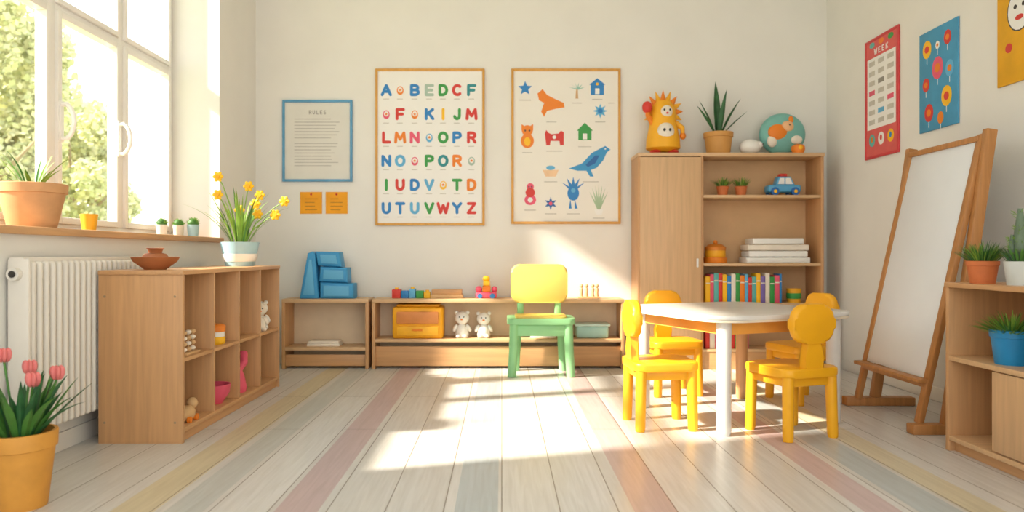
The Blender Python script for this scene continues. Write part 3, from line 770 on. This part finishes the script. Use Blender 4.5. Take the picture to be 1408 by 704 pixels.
PUR = mat('purple', '#7F6BB0', .6)
bookrow((1.60, CY-.05, .52), .60, .20, .235, [YEL, PINK, TEAL, RED, YEL, BLUE, CREAM, GREEN, ORANGE, LBLUE, RED, TEAL, YEL, PUR, CREAM, GREEN, PINK, BLUE, YEL, RED])
bookrow((1.60, CY-.05, .16), .34, .14, .19, [RED, CREAM, PINK, YEL, BLUE, TEAL, RED, GREEN])
b = B(); b.lathe([(0, 0), (.05, 0), (.055, .11), (.05, .11), (.045, .02), (0, .02)], YT, seg=24); b.lathe([(.053, .03), (.056, .05), (.056, .075)], GREEN, seg=24); b.done('toy_cup', (2.32, CY-.05, .52))

# ------------------------------------------------------------------ green/yellow chair by the benches
b = B()
for (x, y) in ((-.205, -.15), (.205, -.15), (-.175, .14), (.175, .14)):
    b.tube([(x*1.06, y*1.05, 0), (x, y, .21), (x*.97, y*.95, .41)], [.032, .033, .034], GCH, 14)
b.prism(rrect(.50, .37, .05), 'xy', .385, .43, GCH, .012); b.prism(rrect(.38, .29, .04), 'xy', .428, .443, YLIGHT, .005)
b.box(-.20, .20, -.165, -.135, .30, .385, GCH, .01); b.box(-.2, -.17, -.13, .13, .33, .385, GCH, .006); b.box(.17, .2, -.13, .13, .33, .385, GCH, .006)
b.box(-.17, -.12, .135, .175, .42, .62, GCH, .012); b.box(.12, .17, .135, .175, .42, .62, GCH, .012)
b.prism(rrect(.44, .30, .07, cx=0, cy=.675), 'xz', .125, .175, YLIGHT, .016)
b.done('green_toddler_chair', (.29, 5.50, 0))

# ------------------------------------------------------------------ table
b = B(); TH = .60
TT = mat('table_top_white', '#DDDAD4', .25, .015)
AP = mat('apron_orange', '#EBA648', .5)
b.prism(rrect(.93, .93, .17, 8), 'xy', TH-.022, TH, TT, .006)
b.prism(rrect(.925, .925, .168, 8), 'xy', TH-.034, TH-.022, mat('table_edge', '#E6D8BE', .5), 0)
for s in (-1, 1):
    b.box(-.34, .34, s*.36-.012, s*.36+.012, TH-.10, TH-.034, AP, .003); b.box(s*.36-.012, s*.36+.012, -.34, .34, TH-.10, TH-.034, AP, .003)
LEGW = mat('table_leg_white', '#DFDBD4', .35, .02)
for (x, y, m) in ((-.36, -.36, LEGW), (-.36, .36, LEGW), (.36, -.36, LEGW), (.36, .36, OAKZ)):
    b.lathe([(0, 0), (.028, 0), (.033, .008), (.036, .02), (.036, .45), (.038, TH-.034), (0, TH-.034)], m, (x, y, 0), 20)
b.done('childrens_table', (1.305, 4.09, 0), math.radians(22))

def chair(loc, rz):
    """local: sitter faces +Y, backrest on -Y side"""
    b = B()
    for (x, y) in ((-.13, -.13), (.13, -.13), (-.13, .13), (.13, .13)):
        b.tube([(x*1.06, y*1.06, 0), (x*1.05, y*1.05, .02), (x, y, .32)], [.023, .026, .028], YCH, 16)
    b.prism(rrect(.335, .335, .05), 'xy', .305, .35, YCH, .012)
    b.box(-.13, .13, .115, .14, .26, .31, YCH, .006); b.box(-.13, .13, -.14, -.115, .26, .31, YCH, .006)
    b.box(-.14, -.115, -.12, .12, .26, .31, YCH, .006); b.box(.115, .14, -.12, .12, .26, .31, YCH, .006)
    b.prism([(-.06, .33), (-.045, .40), (-.042, .50), (.042, .50), (.045, .40), (.06, .33)], 'xz', -.165, -.12, YCH, .012)
    b.prism(rrect(.25, .19, .075, 8, cx=0, cy=.565), 'xz', -.17, -.12, YCH, .018)
    return b.done('toddler_chair', loc, rz)
chair((.83, 3.84, 0), math.radians(-90+4))
chair((1.455, 3.665, 0), math.radians(20))
chair((1.10, 4.74, 0), math.radians(180+8))
chair((1.86, 4.50, 0), math.radians(108))

# ------------------------------------------------------------------ easel
b = B()
def beam(p0, p1, w_, t_, m=EASELW):
    p0 = Vector(p0); p1 = Vector(p1); d_ = p1-p0; L_ = d_.length
    z = d_.normalized(); y = Vector((0, 1, 0))
    if abs(z.dot(y)) > .9: y = Vector((1, 0, 0))
    x = y.cross(z).normalized(); y = z.cross(x)
    R = Matrix((x, y, z)).transposed().to_4x4(); b.box((p0.x+p1.x)/2-t_/2, (p0.x+p1.x)/2+t_/2, (p0.y+p1.y)/2-w_/2, (p0.y+p1.y)/2+w_/2, (p0.z+p1.z)/2-L_/2, (p0.z+p1.z)/2+L_/2, m, .005, R)
EX, EY = 2.10, 4.0
ya, yb_ = 3.69, 4.32
for y in (ya, yb_):
    beam((2.115-EX, y-EY, .045), (2.44-EX, y-EY, 1.51), .045, .03)
    yy = y+(-.035 if y == ya else .035)
    beam((2.235-EX, yy-EY, .045), (2.455-EX, yy-EY, 1.53), .04, .055)
    b.box(2.05-EX, 2.46-EX, yy-.035-EY, yy+.035-EY, 0, .05, EASELW, .006)
def lean(z): return 2.115+(z-.045)*(2.44-2.115)/(1.51-.045)
beam((lean(.24)-EX, ya-EY, .24), (lean(.24)-EX, yb_-EY, .24), .045, .03)
beam((lean(1.49)-EX, ya-EY, 1.49), (lean(1.49)-EX, yb_-EY, 1.49), .045, .03)
b.box(lean(.24)-.06-EX, lean(.24)+.0-EX, ya-.02-EY, yb_+.02-EY, .25, .27, EASELW, .004)
ang = math.atan2(2.44-2.115, 1.51-.045)
zc = (.27+1.475)/2; L_ = (1.475-.27)/math.cos(ang)
b.box(lean(zc)-.008-EX, lean(zc)+.008-EX, ya+.02-EY, yb_-.02-EY, zc-L_/2, zc+L_/2, BOARD, .002, Matrix.Rotation(ang, 4, 'Y'))
beam((2.33-EX, ya-.035-EY, .69), (2.33-EX, yb_+.035-EY, .69), .03, .02)
b.done('whiteboard_easel', (EX, EY, 0))

# ------------------------------------------------------------------ right shelf
b = B(); RX0, RX1, RY0, RY1, RH = 2.05, 2.44, 2.1, 3.36, .772
w, l = RX1-RX0, RY1-RY0
b.box(-.006, w, -.004, l+.004, RH-.022, RH, OAKY, .003)
b.box(0, w, l-.024, l, 0, RH-.022, OAKZ, .002); b.box(0, w, 0, .024, 0, RH-.022, OAKZ, .002)
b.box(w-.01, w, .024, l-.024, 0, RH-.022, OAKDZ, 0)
b.box(.0, w-.01, .024, l-.024, .415, .437, PALEX, .002); b.box(.0, w-.01, .024, l-.024, .05, .072, PALEX, .002)
b.box(.03, .05, .024, l-.024, 0, .05, OAKY, .001)
b.box(.004, .02, .4, .95, .078, .41, PALEZ, .003); b.box(.02, w-.01, .93, .95, .072, .415, OAKZ, .001)
b.done('open_shelf', (RX0, RY0, 0))
grasspot('potted_grass', (2.135, 3.23, RH), TERRA, .064, .10, .10, 300, (LEAF, LEAFL, LEAFD), True, .75, .0024)
b = B(); pot(b, .06, .10, mat('pot_grey_white', '#CDD3CF', .6), .78, False)
for (x, y, h_, r_) in ((0, 0, .24, .022), (.03, .01, .17, .016), (-.02, .02, .13, .014)):
    b.tube([(x, y, .08), (x, y, .08+h_*.6), (x, y, .08+h_)], [r_, r_, r_*.4], GREYG, 12)
    for k in range(60):
        a = random.uniform(0, 2*PI); zz = random.uniform(.09, .08+h_*.95); p = Vector((x+r_*.9*math.cos(a), y+r_*.9*math.sin(a), zz)); b.tube([p, p+Vector((math.cos(a), math.sin(a), .5))*.014], [.0018, .0004], LEAFL, 4)
tuft(b, (0, 0, .085), .04, 60, .085, .006, (LEAFD, GREYG, LEAF), .6, .3)
b.done('potted_succulent', (2.16, 3.03, RH))
grasspot('potted_grass', (2.15, 3.07, .437), POTB, .078, .145, .10, 260, (LEAF, LEAFL, LEAFL), True, 1.2, .0035)

# ------------------------------------------------------------------ lights, world, camera
w = bpy.data.worlds.new('sky'); bpy.context.scene.world = w; w.use_nodes = True
nt = w.node_tree; bg = nt.nodes['Background']
tc = nt.nodes.new('ShaderNodeTexCoord'); sp = nt.nodes.new('ShaderNodeSeparateXYZ'); nt.links.new(tc.outputs['Generated'], sp.inputs[0])
cr = nt.nodes.new('ShaderNodeValToRGB'); e = cr.color_ramp.elements
e[0].position = 0.0; e[0].color = (1.0, .965, .91, 1); e[1].position = .6; e[1].color = (.83, .91, 1.0, 1)
nt.links.new(sp.outputs['Z'], cr.inputs['Fac']); nt.links.new(cr.outputs['Color'], bg.inputs['Color'])
bg.inputs['Strength'].default_value = 2.3
sun = bpy.data.lights.new('sun', 'SUN'); sun.energy = 14.5; sun.angle = math.radians(2.2); sun.color = (1, .90, .74)
so = bpy.data.objects.new('sun', sun); bpy.context.scene.collection.objects.link(so)
so.rotation_euler = Vector((3.1, 1.0, -2.17)).to_track_quat('-Z', 'Y').to_euler(); so.location = (-8, -2, 7)
bpy.context.scene.view_settings.view_transform = 'Standard'

cam = bpy.data.cameras.new('camera'); co = bpy.data.objects.new('camera', cam); bpy.context.scene.collection.objects.link(co)
co.location = (0, 0, .9); co.rotation_euler = (PI/2, 0, 0)
cam.sensor_width = 36; cam.lens = 1000/1408*36; cam.shift_x = 14/1408; cam.shift_y = -2/1408
cam.dof.use_dof = True; cam.dof.focus_distance = 3.9; cam.dof.aperture_fstop = 2.0
cam.clip_start = .05; cam.clip_end = 200
bpy.context.scene.camera = co
